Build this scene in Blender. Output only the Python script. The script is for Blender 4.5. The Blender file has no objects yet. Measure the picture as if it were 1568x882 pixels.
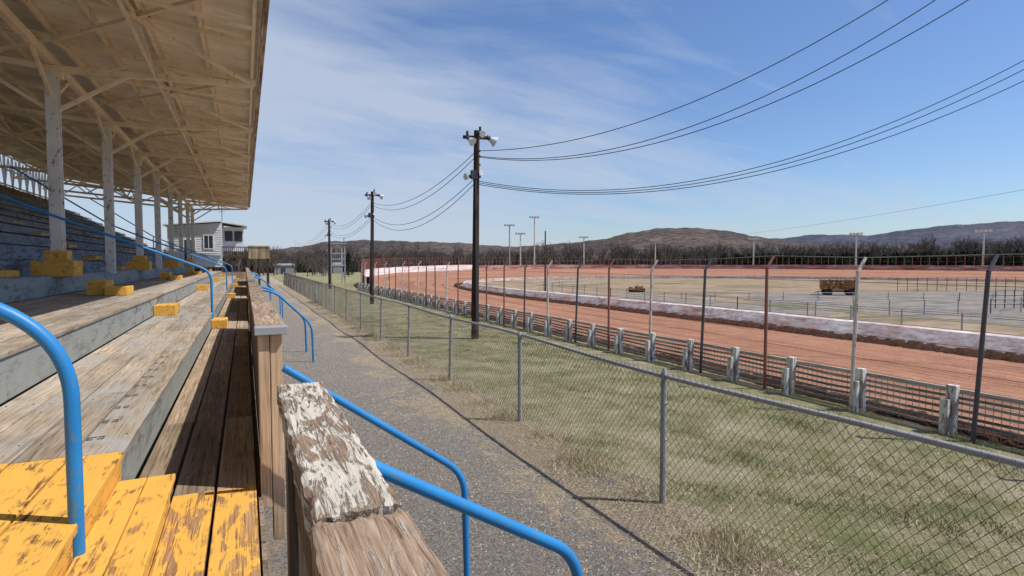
import bpy, math, random
import numpy as np
from mathutils import Vector, Matrix
random.seed(7); rng=np.random.default_rng(7)
R=math.radians
scene=bpy.context.scene
EYE=2.3

# ---------------------------------------------------------------- helpers
def empty(name, loc=(0,0,0)):
    e=bpy.data.objects.new(name,None); e.empty_display_size=.2
    e.location=loc
    scene.collection.objects.link(e); return e

class MB:
    def __init__(s): s.v=[];s.f=[];s.m=[];s.t=[]
    def add(s,vs,fs,mat=0,t=None):
        if t is None: t=random.random()
        n=len(s.v); s.v+= [tuple(p) for p in vs]
        for f in fs: s.f.append(tuple(n+i for i in f)); s.m.append(mat); s.t.append(t)
    def box(s,x0,x1,y0,y1,z0,z1,mat=0,t=None):
        vs=[(x0,y0,z0),(x1,y0,z0),(x1,y1,z0),(x0,y1,z0),(x0,y0,z1),(x1,y0,z1),(x1,y1,z1),(x0,y1,z1)]
        s.add(vs,[(0,3,2,1),(4,5,6,7),(0,1,5,4),(1,2,6,5),(2,3,7,6),(3,0,4,7)],mat,t)
    def beam(s,p,q,w,h,mat=0,t=None):
        p=Vector(p);q=Vector(q);d=(q-p).normalized()
        up=Vector((0,0,1)) if abs(d.z)<.95 else Vector((0,1,0))
        a=d.cross(up).normalized()*w/2; b=a.cross(d).normalized()*h/2
        vs=[p-a-b,p+a-b,p+a+b,p-a+b,q-a-b,q+a-b,q+a+b,q-a+b]
        s.add(vs,[(0,1,2,3),(7,6,5,4),(0,4,5,1),(1,5,6,2),(2,6,7,3),(3,7,4,0)],mat,t)
    def cyl(s,p,q,r0,r1=None,n=8,mat=0,t=None,caps=True):
        if r1 is None:r1=r0
        p=Vector(p);q=Vector(q);d=(q-p).normalized()
        up=Vector((0,0,1)) if abs(d.z)<.95 else Vector((1,0,0))
        a=d.cross(up).normalized(); b=a.cross(d).normalized()
        vs=[];fs=[]
        for c,r in((p,r0),(q,r1)):
            for i in range(n):
                an=2*math.pi*i/n; vs.append(c+(a*math.cos(an)+b*math.sin(an))*r)
        for i in range(n): j=(i+1)%n; fs.append((i,j,n+j,n+i))
        if caps: fs.append(tuple(range(n-1,-1,-1))); fs.append(tuple(range(n,2*n)))
        s.add(vs,fs,mat,t)
    def obj(s,name,mats,parent=None,bevel=0,smooth=False):
        me=bpy.data.meshes.new(name); me.from_pydata(s.v,[],s.f)
        for m in mats: me.materials.append(m)
        me.polygons.foreach_set('material_index',s.m)
        a=me.attributes.new('tint','FLOAT','FACE'); a.data.foreach_set('value',s.t)
        if smooth: me.polygons.foreach_set('use_smooth',[True]*len(s.f))
        me.update()
        o=bpy.data.objects.new(name,me); scene.collection.objects.link(o)
        if parent: o.parent=parent
        if bevel:
            b=o.modifiers.new('b','BEVEL'); b.width=bevel; b.segments=2; b.limit_method='ANGLE'
        return o

def fillet(pts,r,n=8):
    pts=[Vector(p) for p in pts]; out=[pts[0]]
    for i in range(1,len(pts)-1):
        p,c,q=pts[i-1],pts[i],pts[i+1]
        a=c+(p-c).normalized()*min(r,(p-c).length*.45); b=c+(q-c).normalized()*min(r,(q-c).length*.45)
        for k in range(n+1):
            t=k/n; out.append(a*(1-t)**2+c*2*t*(1-t)+b*t*t)
    out.append(pts[-1]); return out
def tube(name,pts,r,mat,parent=None,res=5):
    cu=bpy.data.curves.new(name,'CURVE'); cu.dimensions='3D'; cu.bevel_depth=r; cu.bevel_resolution=res; cu.use_fill_caps=True
    if not isinstance(pts[0],list): pts=[pts]
    for P in pts:
        sp=cu.splines.new('POLY'); sp.points.add(len(P)-1)
        for i,p in enumerate(P): sp.points[i].co=(*p,1)
        sp.use_smooth=True
    cu.materials.append(mat)
    o=bpy.data.objects.new(name,cu); scene.collection.objects.link(o)
    if parent:o.parent=parent
    return o
def sagline(a,b,s,n=28):
    a=Vector(a);b=Vector(b)
    return [a.lerp(b,i/n)-Vector((0,0,4*s*(i/n)*(1-i/n))) for i in range(n+1)]

# ---------------------------------------------------------------- materials
class NM:
    def __init__(s,name,rough=.85,spec=.25):
        s.m=bpy.data.materials.new(name); s.m.use_nodes=True
        s.n=s.m.node_tree.nodes; s.l=s.m.node_tree.links
        s.b=s.n['Principled BSDF']; s.b.inputs['Roughness'].default_value=rough
        s.b.inputs['Specular IOR Level'].default_value=spec
        s.geo=s.n.new('ShaderNodeNewGeometry')
    def noise(s,scale=(1,1,1),det=5,rough=.55,dist=0,src=None,off=(0,0,0)):
        mp=s.n.new('ShaderNodeMapping'); mp.inputs['Scale'].default_value=scale; mp.inputs['Location'].default_value=off
        s.l.new(src or s.geo.outputs['Position'],mp.inputs['Vector'])
        t=s.n.new('ShaderNodeTexNoise'); t.inputs['Scale'].default_value=1; t.inputs['Detail'].default_value=min(det,5)
        t.inputs['Roughness'].default_value=rough; t.inputs['Distortion'].default_value=dist
        s.l.new(mp.outputs[0],t.inputs['Vector']); return t.outputs['Fac']
    def ramp(s,fac,stops):
        r=s.n.new('ShaderNodeValToRGB'); e=r.color_ramp.elements
        while len(e)<len(stops): e.new(.5)
        for i,(p,c) in enumerate(stops):
            e[i].position=p; e[i].color=(*c,1) if len(c)==3 else c
        s.l.new(fac,r.inputs[0]); return r.outputs[0]
    def step(s,fac,a,b): return s.ramp(fac,[(a,(0,0,0)),(b,(1,1,1))])
    def mix(s,fac,a,b,mode='MIX'):
        x=s.n.new('ShaderNodeMix'); x.data_type='RGBA'; x.blend_type=mode
        for inp,val in((x.inputs[0],fac),(x.inputs[6],a),(x.inputs[7],b)):
            if isinstance(val,(int,float)): inp.default_value=val
            elif isinstance(val,tuple): inp.default_value=(*val,1)
            else: s.l.new(val,inp)
        return x.outputs[2]
    def math(s,op,a,b=0.,c=None,clamp=False):
        x=s.n.new('ShaderNodeMath'); x.operation=op; x.use_clamp=clamp
        for inp,val in zip(x.inputs,(a,b,c)):
            if val is None: continue
            if isinstance(val,(int,float)): inp.default_value=val
            else: s.l.new(val,inp)
        return x.outputs[0]
    def attr(s,name='tint'):
        a=s.n.new('ShaderNodeAttribute'); a.attribute_name=name; return a.outputs['Fac']
    def xyz(s):
        x=s.n.new('ShaderNodeSeparateXYZ'); s.l.new(s.geo.outputs['Position'],x.inputs[0]); return x.outputs
    def color(s,c):
        if isinstance(c,tuple): s.b.inputs['Base Color'].default_value=(*c,1)
        else: s.l.new(c,s.b.inputs['Base Color'])
    def bump(s,h,st=.4,d=.01):
        b=s.n.new('ShaderNodeBump'); b.inputs['Strength'].default_value=st; b.inputs['Distance'].default_value=d
        s.l.new(h,b.inputs['Height']); s.l.new(b.outputs[0],s.b.inputs['Normal'])

def wood(name,c0,c1,c2,axis=1,paint=None,amt=.5,pscale=6,bump=.6,gs=45,along=1.6,tintamp=.4,edge=.03,dist=1.5,dark=.4,pmix=.8,pal=.3):
    m=NM(name,.9,.15)
    sc=[gs]*3; sc[axis]=along
    tt=m.attr()
    cmb=m.n.new('ShaderNodeCombineXYZ'); sh=m.math('MULTIPLY',tt,37.)
    for i in range(3): m.l.new(sh,cmb.inputs[i])
    va=m.n.new('ShaderNodeVectorMath'); va.operation='ADD'; m.l.new(m.geo.outputs['Position'],va.inputs[0]); m.l.new(cmb.outputs[0],va.inputs[1])
    g=m.noise(tuple(sc),5,.65,dist,va.outputs[0])
    sc2=[x*.25 for x in sc]; g2=m.noise(tuple(sc2),4,.6,dist*.8,va.outputs[0])
    col=m.ramp(g,[(.32,c0),(.47,c1),(.66,c2)])
    col=m.mix(m.step(g2,.36,.6),m.mix(dark,col,c0),col)
    bl=m.noise((1.7,1.1,1.7),4,.65)
    k=m.ramp(bl,[(.3,(.7,.7,.72)),(.5,(.98,.97,.96)),(.7,(1.18,1.14,1.08))]); col=m.mix(1.,col,k,'MULTIPLY')
    tv=m.ramp(tt,[(0,(1-tintamp,)*3),(1,(1+tintamp*.35,)*3)]); col=m.mix(1.,col,tv,'MULTIPLY')
    h=g
    if paint:
        ps=[pscale]*3; ps[axis]=pscale*pal
        pn=m.noise(tuple(ps),5,.7,.8,va.outputs[0])
        pf=m.math('ADD',m.math('MULTIPLY',pn,pmix),m.math('MULTIPLY',g,1-pmix))
        mask=m.step(pf,1-amt-edge,1-amt+edge)
        pc=m.mix(m.noise((9,5,9),4),tuple(x*.8 for x in paint),paint)
        col=m.mix(mask,col,pc); h=m.math('ADD',m.math('MULTIPLY',g,.6),m.math('MULTIPLY',mask,.5))
    m.color(col); m.bump(h,bump,.006); return m.m

M={}
M['deck']=wood('deck_wood',(.17,.125,.085),(.42,.335,.245),(.6,.5,.39),bump=.6,paint=(.4,.385,.35),amt=.44,pscale=2.2,edge=.08)
M['deckdark']=wood('walkway_wood',(.16,.11,.07),(.38,.28,.19),(.54,.42,.3),bump=.5)
M['deck_grey']=wood('grey_deck_wood',(.2,.19,.18),(.36,.34,.31),(.5,.47,.43),bump=.5)
M['slat']=wood('guard_slat_wood',(.16,.145,.13),(.34,.32,.295),(.56,.53,.5),bump=.4,tintamp=.5)
M['riser']=wood('grey_painted_wood',(.16,.15,.13),(.26,.26,.235),(.35,.35,.32),paint=(.34,.35,.32),amt=.55,pscale=5,edge=.06,dark=.3)
M['yellow']=wood('yellow_painted_wood',(.14,.06,.03),(.36,.19,.09),(.48,.29,.16),paint=(.82,.44,.085),amt=.57,pscale=13,gs=60,tintamp=.25,pmix=.7,bump=.8,pal=.35)
M['yellow2']=wood('worn_yellow_wood',(.17,.08,.04),(.4,.23,.12),(.54,.34,.2),paint=(.8,.43,.085),amt=.52,pscale=9,gs=55,tintamp=.25,pmix=.7,bump=.9)
M['upper']=wood('blue_grey_bench_wood',(.1,.11,.12),(.21,.23,.25),(.32,.345,.37),paint=(.28,.31,.345),amt=.5)
M['cap']=wood('peeling_white_wood',(.1,.06,.04),(.34,.235,.16),(.5,.37,.27),paint=(.64,.58,.49),amt=.505,pscale=20,bump=1.,gs=45,along=4,dist=3.5,edge=.025,pmix=.6,pal=.25)
M['cap2']=wood('worn_cap_wood',(.1,.06,.04),(.34,.24,.17),(.52,.4,.3),paint=(.6,.55,.48),amt=.42,pscale=14,bump=1.,gs=60,along=3,dist=1.8,edge=.03,pmix=.6)
M['rail']=wood('railing_wood',(.28,.18,.11),(.5,.35,.22),(.62,.46,.31),axis=2,bump=.6)
M['raildark']=wood('railing_board',(.1,.07,.05),(.22,.165,.12),(.32,.26,.2),axis=2)
M['tan']=wood('tan_platform_wood',(.28,.2,.12),(.45,.33,.2),(.55,.42,.28),axis=2)
M['backwall']=wood('back_wall_wood',(.16,.1,.06),(.34,.23,.15),(.44,.32,.22),axis=2)
M['whitewood']=wood('white_post_wood',(.16,.12,.1),(.36,.3,.26),(.55,.5,.45),axis=2,paint=(.74,.72,.68),amt=.53,pscale=12)
M['pole']=wood('creosote_pole_wood',(.035,.022,.016),(.085,.055,.04),(.14,.1,.075),axis=2,gs=25)

def painted(name,c,rust=(.16,.06,.025),amt=.3,rough=.45,sc=14,spec=.4):
    m=NM(name,rough,spec); n=m.noise((sc,sc,sc*.6),5,.65)
    v=m.ramp(m.noise((3,3,3),3),[(.3,tuple(x*.82 for x in c)),(.7,c)])
    mask=m.step(n,1-amt-.03,1-amt+.03); m.color(m.mix(mask,v,rust)); m.bump(n,.15,.004); return m.m
M['blue']=painted('blue_pipe_paint',(.025,.235,.56),(.1,.2,.3),.38,.42,30)
M['colwhite']=painted('white_column_paint',(.76,.73,.68),(.3,.2,.14),.38,.6,9)
M['truss']=painted('beige_truss_paint',(.88,.72,.53),(.38,.23,.13),.34,.7,8)
M['galv']=painted('galvanised_steel',(.36,.37,.38),(.2,.17,.14),.36,.5,18)
M['wire']=painted('fence_wire',(.17,.16,.15),(.12,.08,.055),.42,.7,9)
M['dark']=painted('dark_metal',(.05,.05,.055),(.1,.05,.03),.3,.6)
M['polewhite']=painted('white_pole_paint',(.66,.6,.52),(.3,.14,.09),.4,.6,10)
M['polered']=painted('rusty_red_pole_paint',(.3,.11,.085),(.2,.08,.05),.4,.7,10)
M['poledark']=painted('dark_pole_paint',(.1,.085,.095),(.2,.1,.07),.36,.7,10)
M['lampwhite']=painted('lamp_reflector',(.7,.72,.74),(.4,.4,.4),.25,.35)
M['cable']=painted('cable_rubber',(.02,.022,.03),(.03,.03,.03),.2,.6)
M['siding']=painted('white_siding',(.78,.79,.8),(.6,.6,.58),.3,.6,3)
M['shed']=painted('grey_shed_siding',(.26,.26,.25),(.2,.18,.16),.4,.8,3)
M['rust']=painted('rusty_orange_steel',(.4,.17,.05),(.12,.05,.03),.45,.8,6)
M['tyre']=painted('tyre_rubber',(.02,.02,.02),(.05,.04,.03),.4,.9)
g=NM('window_glass',.12,.6); g.color((.03,.045,.06)); M['glass']=g.m
m=NM('roof_sheet',.55,.3); n=m.noise((.5,1.5,1),5); n2=m.noise((2.2,6,2),5,.6)
c=m.ramp(n,[(.3,(.74,.61,.46)),(.7,(.92,.8,.65))]); c=m.mix(m.math('MULTIPLY',m.step(n2,.56,.72),.6),c,(.5,.33,.2)); m.color(c); M['roof']=m.m
m=NM('roof_fascia',.8,.2); n=m.noise((6,.8,12),5,.65); m.color(m.ramp(n,[(.35,(.18,.11,.06)),(.5,(.38,.28,.2)),(.62,(.6,.52,.42))])); M['fascia']=m.m

# ground
m=NM('field_ground',.95,.1); n=m.noise((.25,.25,.25),5,.6); n2=m.noise((1.2,1.2,1),5,.78); n3=m.noise((45,45,30),4,.8); n7=m.noise((2.6,2.6,2),4,.7,off=(4,9,1))
c=m.ramp(n2,[(.32,(.14,.15,.06)),(.43,(.245,.23,.115)),(.54,(.37,.32,.2)),(.68,(.48,.41,.29))])
c=m.mix(m.step(n,.42,.66),c,m.mix(.45,c,(.2,.215,.085))); c=m.mix(m.math('MULTIPLY',m.step(n7,.56,.66),.6),c,(.3,.225,.155))
c=m.mix(1.,c,m.ramp(n3,[(.3,(.42,.42,.4)),(.65,(1.22,1.22,1.18))]),'MULTIPLY'); m.color(c); m.bump(n3,.9,.03); M['ground']=m.m
# path
m=NM('gravel_path',.92,.2); X=m.xyz()
n=m.noise((40,40,40),5,.9); n1=m.noise((1.1,.55,1),5,.7); n4=m.noise((6,4.5,4),5,.75); n5=m.noise((110,110,100),3,.85)
asp=m.ramp(n,[(.36,(.08,.07,.06)),(.47,(.215,.19,.165)),(.57,(.37,.335,.29)),(.68,(.58,.53,.46))]); asp=m.mix(1.,asp,m.ramp(n5,[(.38,(.4,.4,.4)),(.62,(1.45,1.45,1.45))]),'MULTIPLY')
asp=m.mix(m.math('MULTIPLY',m.step(n4,.42,.62),.5),asp,m.mix(.5,asp,(.3,.23,.165)))
dirt=m.ramp(m.noise((36,52,30),5,.8),[(.33,(.1,.065,.04)),(.46,(.31,.23,.155)),(.64,(.64,.53,.38))])
e=m.math('ADD',m.math('MULTIPLY',m.math('SUBTRACT',X[0],2.2),.5),m.math('ADD',m.math('MULTIPLY',m.math('SUBTRACT',n1,.5),3.4),m.math('MULTIPLY',m.math('SUBTRACT',n4,.5),2.2)))
e2=m.math('ADD',m.math('MULTIPLY',m.math('SUBTRACT',.75,X[0]),.5),m.math('MULTIPLY',m.math('SUBTRACT',n4,.5),1.8))
mask=m.math('MAXIMUM',m.step(e,.1,.35),m.math('MULTIPLY',m.step(e2,.1,.4),.7))
m.color(m.mix(mask,asp,dirt)); m.bump(m.math('ADD',n,m.math('MULTIPLY',n4,.6)),1.,.03); M['path']=m.m
# clay
m=NM('red_clay',.9,.15); uv=m.n.new('ShaderNodeUVMap'); uv.uv_map='UVMap'
s1=m.noise((20,.4,1),5,.6,.3,uv.outputs[0]); s2=m.noise((80,1.0,1),4,.6,0,uv.outputs[0]); n3=m.noise((1.4,1.4,1.4),5,.75); n6=m.noise((25,25,20),3,.8)
c=m.ramp(s1,[(.36,(.25,.108,.06)),(.48,(.375,.175,.1)),(.6,(.47,.24,.15))])
c=m.mix(.5,c,m.ramp(s2,[(.36,(.2,.085,.045)),(.62,(.53,.28,.18))])); c=m.mix(1.,c,m.ramp(n3,[(.3,(.76,.74,.72)),(.7,(1.14,1.12,1.1))]),'MULTIPLY')
c=m.mix(1.,c,m.ramp(n6,[(.35,(.7,.7,.7)),(.6,(1.12,1.12,1.12))]),'MULTIPLY')
m.color(c); m.bump(m.math('ADD',s2,n6),.7,.04); M['clay']=m.m
m=NM('dark_dirt',.95,.1); n=m.noise((9,9,9),5,.75); m.color(m.ramp(n,[(.35,(.04,.02,.014)),(.6,(.11,.052,.035)),(.75,(.2,.1,.07))])); m.bump(n,1,.08); M['dirt']=m.m
m=NM('infield_earth',.95,.1); n=m.noise((.1,.18,.1),5,.7); n2=m.noise((.9,.9,.9),5,.8); n3=m.noise((.35,.35,.35),4,.6)
c=m.ramp(n,[(.36,(.16,.15,.08)),(.45,(.3,.22,.14)),(.55,(.38,.28,.185)),(.66,(.31,.17,.105))]); c=m.mix(1.,c,m.ramp(n2,[(.3,(.6,.6,.56)),(.7,(1.14,1.14,1.14))]),'MULTIPLY')
c=m.mix(m.math('MULTIPLY',m.step(n3,.52,.64),.6),c,(.2,.175,.105)); m.color(c); M['infield']=m.m
m=NM('pit_road_asphalt',.9,.2); n=m.noise((.35,.9,.5),5,.8); m.color(m.ramp(n,[(.34,(.12,.11,.095)),(.48,(.2,.175,.15)),(.6,(.3,.235,.175)),(.7,(.22,.2,.12))])); M['pit']=m.m
m=NM('stained_concrete',.85,.2); n=m.noise((.8,.8,2.5),5,.7); n2=m.noise((3,3,9),5,.7)
c=m.ramp(n,[(.34,(.74,.68,.64)),(.5,(.62,.5,.46)),(.64,(.5,.29,.24))]); c=m.mix(1.,c,m.ramp(n2,[(.35,(.6,.56,.54)),(.6,(1.1,1.1,1.1))]),'MULTIPLY'); m.color(c); m.bump(n2,.5,.02); M['conc']=m.m
m=NM('white_wall_paint',.8,.2); n=m.noise((.5,.5,3),5,.7); m.color(m.ramp(n,[(.4,(.85,.82,.8)),(.56,(.74,.6,.58)),(.68,(.5,.22,.19))])); M['wall']=m.m
m=NM('red_stained_wall',.8,.2); n=m.noise((.4,.4,3),5,.7); m.color(m.ramp(n,[(.36,(.6,.48,.45)),(.5,(.42,.2,.17)),(.64,(.27,.1,.08))])); M['wallred']=m.m
def tintmat(name,a,b,rough=.9):
    m=NM(name,rough,.1); m.color(m.ramp(m.attr(),[(0,a),(1,b)])); return m.m
gm=NM('grass_blades',.8,.1); gm.color(gm.ramp(gm.attr(),[(0,(.11,.15,.04)),(.3,(.23,.235,.09)),(.55,(.42,.36,.21)),(1,(.7,.6,.42))])); M['grass']=gm.m
M['stone']=tintmat('gravel_stones',(.14,.13,.12),(.6,.55,.48))
M['bark']=tintmat('bare_bark',(.07,.056,.047),(.19,.155,.13))
M['brush']=tintmat('undergrowth_twigs',(.03,.025,.022),(.13,.105,.085))
M['ever']=tintmat('evergreen_needles',(.011,.022,.013),(.045,.062,.03))
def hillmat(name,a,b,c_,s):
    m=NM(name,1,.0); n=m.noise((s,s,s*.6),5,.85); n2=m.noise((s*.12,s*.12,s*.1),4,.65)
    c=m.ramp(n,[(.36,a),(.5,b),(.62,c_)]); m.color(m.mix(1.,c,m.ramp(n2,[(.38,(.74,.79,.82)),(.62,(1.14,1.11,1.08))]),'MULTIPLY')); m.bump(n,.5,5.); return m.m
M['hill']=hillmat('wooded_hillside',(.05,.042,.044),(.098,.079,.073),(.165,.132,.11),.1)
M['hillfar']=hillmat('hazy_wooded_ridge',(.062,.066,.095),(.092,.094,.122),(.13,.125,.145),.055)  # blue distance haze is mixed straight into these ridge colours

# ---------------------------------------------------------------- ground & path
def sheet(name,pts,z,mat,parent=None):
    b=MB(); b.add([(x,y,z) for x,y in pts],[tuple(range(len(pts)))],0); return b.obj(name,[mat],parent)
sheet('ground',[(-3000,-3000),(3000,-3000),(3000,3000),(-3000,3000)],0,M['ground'])
b=MB(); ny=360
vs=[];fs=[]
for i in range(ny+1):
    y=-4+i*.3
    vs+= [(-1.0,y,.006),(3.75+random.uniform(-.12,.12),y,.006)]
for i in range(ny): fs.append((2*i,2*i+1,2*i+3,2*i+2))
b.add(vs,fs); b.obj('path',[M['path']])

# ---------------------------------------------------------------- racetrack
P=[((16.6,-5),(8.9,-5),0),((16.6,10),(8.9,10),0),((16.5,22),(8.9,22),0),((16.3,34),(8.9,36),.1),((17.2,44),(9.5,50),.3),
   ((20,53),(12.2,63),.6),((25,60),(19,77),.8),((33,65),(32,87),1.),((45,65),(50,90),1.1),((58,60),(68,84),1.1),((70,52),(84,70),1.1),
   ((78,38),(95,48),1.1),((84,18),(101,22),1.),((80,-5),(96,-12),1.),((62,-22),(70,-36),.8),((35,-24),(30,-38),.5),((20,-16),(12,-26),.2)]
def cr(a,b_,c,d,t): return .5*((2*b_)+(-a+c)*t+(2*a-5*b_+4*c-d)*t*t+(-a+3*b_-3*c+d)*t**3)
def loop(idx):
    out=[];N=len(P)
    get=lambda i:(P[i%N][0][0],P[i%N][0][1],0.) if idx==0 else (P[i%N][1][0],P[i%N][1][1],P[i%N][2])
    for i in range(N):
        for k in range(12):
            t=k/12; out.append(tuple(cr(get(i-1)[c],get(i)[c],get(i+1)[c],get(i+2)[c],t) for c in range(3)))
    return out
LI,LO=loop(0),loop(1); NL=len(LI)
b=MB(); vs=[];fs=[];uvs=[];C=10; dist=0
for i in range(NL+1):
    a,o=LI[i%NL],LO[i%NL]
    if i: dist+=math.dist(LI[i%NL],LI[i-1])
    for c in range(C+1):
        t=c/C; vs.append((a[0]+(o[0]-a[0])*t,a[1]+(o[1]-a[1])*t,.03+o[2]*t**1.5)); uvs.append((t,dist*.12))
for i in range(NL):
    for c in range(C): k=i*(C+1)+c; fs.append((k,k+C+1,k+C+2,k+1))
b.add(vs,fs); o=b.obj('racetrack',[M['clay']],smooth=True)
ul=o.data.uv_layers.new(name='UVMap')
for l in o.data.loops: ul.data[l.index].uv=uvs[l.vertex_index]
sheet('infield',[(p[0],p[1]) for p in LI],.012,M['infield'])
sheet('pit_road',[(18.2,-6),(24,-6),(25.5,14),(27,24),(33,28),(60,24),(76,20),(76,10),(50,12),(34,14),(31,-6)],.02,M['pit'])
sheet('pit_road',[(18.0,14),(24,16),(25,30),(20,38),(18.0,34)],.016,M['pit'])

def ribwall(name,L,i0,i1,h,prof,mat,off=0):
    b=MB(); vs=[];fs=[];n=0; K=len(prof)
    for i in range(i0,i1+1):
        p=Vector(L[i%NL]); q=Vector(L[(i+1)%NL])-Vector(L[(i-1)%NL]); q.z=0; q.normalize(); s=Vector((-q.y,q.x,0))
        base=p+s*off
        j=random.uniform(-.03,.03)*h
        for d,z in prof:
            w=base+s*d; vs.append((w.x,w.y,p.z+z+(j if z>.1 else 0)))
        n+=1
    for k in range(n-1):
        for e in range(K-1): fs.append((K*k+e,K*k+e+1,K*k+e+K+1,K*k+e+K))
    b.add(vs,fs); return b.obj(name,[mat])
ribwall('concrete_infield_wall',LI,-8,52,.5,[(-.3,-.2),(-.3,.5),(.0,.48),(.42,.0),(.45,-.2)],M['conc'],off=-.1)
ribwall('concrete_infield_wall',LI,52,160,.35,[(-.3,-.2),(-.3,.35),(.0,.35),(.3,.0),(.32,-.2)],M['conc'],off=-.1)
def std(h): return [(-.12,-1.3),(-.12,h),(.12,h),(.12,-1.3)]
ribwall('track_outer_wall',LO,46,86,.85,std(.85),M['wall'],off=-.15)
ribwall('track_outer_wall',LO,86,175,.75,std(.75),M['wallred'],off=-.15)
def lip(name,L,i0,i1,off,w,h):
    b=MB();vs=[];fs=[];n=0;sub=14
    for i in range(i0,i1):
        a=Vector(L[i%NL]);c=Vector(L[(i+1)%NL]); q=(c-a);q.z=0;q.normalize();s=Vector((-q.y,q.x,0))
        for k in range(sub):
            p=a.lerp(c,k/sub)+s*off; hh=h*random.uniform(.5,1.2); ww=w*random.uniform(.75,1.2)
            for d,z in((-ww/2,-.02),(-ww*.2,hh*.9),(ww*.15,hh),(ww/2,-.02)): 
                x=p+s*d; vs.append((x.x,x.y,p.z+.04+z))
            n+=1
    for k in range(n-1):
        for e in range(3): fs.append((4*k+e,4*k+e+1,4*k+e+5,4*k+e+4))
    b.add(vs,fs); return b.obj(name,[M['dirt']],smooth=True)
lip('dirt_berm',LI,-8,60,.55,.6,.16)
lip('dirt_berm',LI,60,150,.45,.8,.1)
lip('dirt_berm',LO,-4,40,-.05,.4,.1)
b=MB()
for i in range(48,172):
    p=LO[i%NL]; q=LO[(i+1)%NL]
    for k in (0,.5):
        x=p[0]+(q[0]-p[0])*k; y=p[1]+(q[1]-p[1])*k; b.cyl((x,y,p[2]-.5),(x,y,p[2]+2.1),.04,n=5)
    for z in(1.3,2.05): b.beam((p[0],p[1],p[2]+z),(q[0],q[1],q[2]+z),.02,.02)
b.obj('far_catch_fence',[M['polered']])

# ---------------------------------------------------------------- track guard rail & catch fence (front straight)
par=empty('track_guard_wall')
b=MB(); y=-2.
x0=8.55
while y<47:
    j=random.uniform(-.02,.02); l=random.uniform(-.03,.03)
    b.beam((x0,y,-.1),(x0+j,y+l,.64+j),.1,.12,0)
    b.beam((x0-.12,y+.02,-.1),(x0-.11,y+.02,.46+j),.07,.1,0)
    y+=1.22
b.obj('posts',[M['whitewood']],par,bevel=.008)
b=MB(); y=-2.
while y<47:
    bow=random.uniform(-.02,.02)
    for k,z in enumerate((.06,.145,.23,.315,.4,.485)):
        za=z+random.uniform(-.012,.012); zc=z+random.uniform(-.012,.012)
        b.beam((x0+.09,y,za),(x0+.09+bow,y+.6,(za+zc)/2-.008),.012,.04); b.beam((x0+.09+bow,y+.6,(za+zc)/2-.008),(x0+.09,y+1.21,zc),.012,.04)
    b.beam((x0+.09,y,.57),(x0+.09,y+1.21,.57+random.uniform(-.01,.01)),.04,.06,t=.95)
    for k in range(14): b.beam((x0+.075,y+.087*k,.03),(x0+.075,y+.087*k,.56),.005,.006)
    y+=1.22
b.obj('slats',[M['slat']],par)
par=empty('catch_fence')
bs={'polewhite':MB(),'polered':MB(),'poledark':MB()}
y=-1.1; k=0; seq=['poledark','poledark','poledark','poledark','polewhite','polered','poledark','polewhite','polered','poledark','polewhite','polered','poledark']
tops=[]
while y<46:
    c=seq[k%len(seq)] if k<10 else random.choice(['polewhite','polered','poledark','polered'])
    lean=random.uniform(-.02,.12); ly=random.uniform(-.06,.06); B=bs[c]; r=.03
    xb=8.25+min(.25,y*.03)
    h=2.15+random.uniform(-.05,.05); t=(xb+lean,y+ly,h)
    B.cyl((xb,y,-.1),t,r,r*.92,8); t2=(t[0]+.15,t[1]-.02,h+.22); B.cyl(t,t2,r*.92,r*.8,8); tops.append(t2)
    y+=1.62; k+=1
for c,B in bs.items(): B.obj('poles_'+c,[M[c]],par,smooth=False)
b=MB()
for i in range(len(tops)-1):
    a,c=tops[i],tops[i+1]
    b.cyl(a,c,.008,n=4,caps=False)
    for z in (.85,1.2,1.6,2.0):
        b.cyl((a[0]-.17,a[1],z),(c[0]-.17,c[1],z),.004,n=3,caps=False)
b.obj('cables',[M['wire']],par)

# ---------------------------------------------------------------- chain link fence
par=empty('chain_link_fence')
FX=3.55; FH=1.24
b=MB(); bt=MB(); ys=[4.06+3.05*k for k in range(-2,20)]
for y in ys:
    lx=random.uniform(-.02,.08); b.cyl((FX,y,-.1),(FX+lx*.6,y+random.uniform(-.03,.03),FH+.02),.03,n=10); b.cyl((FX+lx*.6,y,FH-.0),(FX+lx*.6,y,FH+.06),.036,.012,n=10)
    for z in (.25,.6,.95): b.cyl((FX+.01,y-.003,z),(FX+.01,y+.006,z+.01),.036,n=8)
b.obj('posts',[M['galv']],par,smooth=False)
tube('top_rail',[Vector((FX+.02+.03*math.sin(y*.9),y,FH+.018*math.sin(y*1.03+.4))) for y in np.arange(-2.1,62,.5)],.021,M['galv'],par,3)
pitch=.072; y=-2.
def fw(y,z): return .012*math.sin(y*2.1)+.01*math.sin(z*5+y)
w=MB()
while y<60:
    hh=FH+.02; r=.0021
    for s in(1,-1):
        x=FX-.035+(.003*s)
        ya,yb=(y,y+hh*.8) if s==1 else (y+hh*.8,y)
        mid=(x+fw((ya+yb)/2,.6),(ya+yb)/2,hh/2+.02)
        w.cyl((x+fw(ya,0),ya,.03),mid,r,n=3,caps=False); w.cyl(mid,(x+.01,yb,hh),r,n=3,caps=False)
    w.cyl((FX-.03,y,hh-.02),(FX-.03,y+.012,hh+.035),r,n=3,caps=False)
    y+=pitch
w.obj('mesh',[M['wire']],par)

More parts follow.
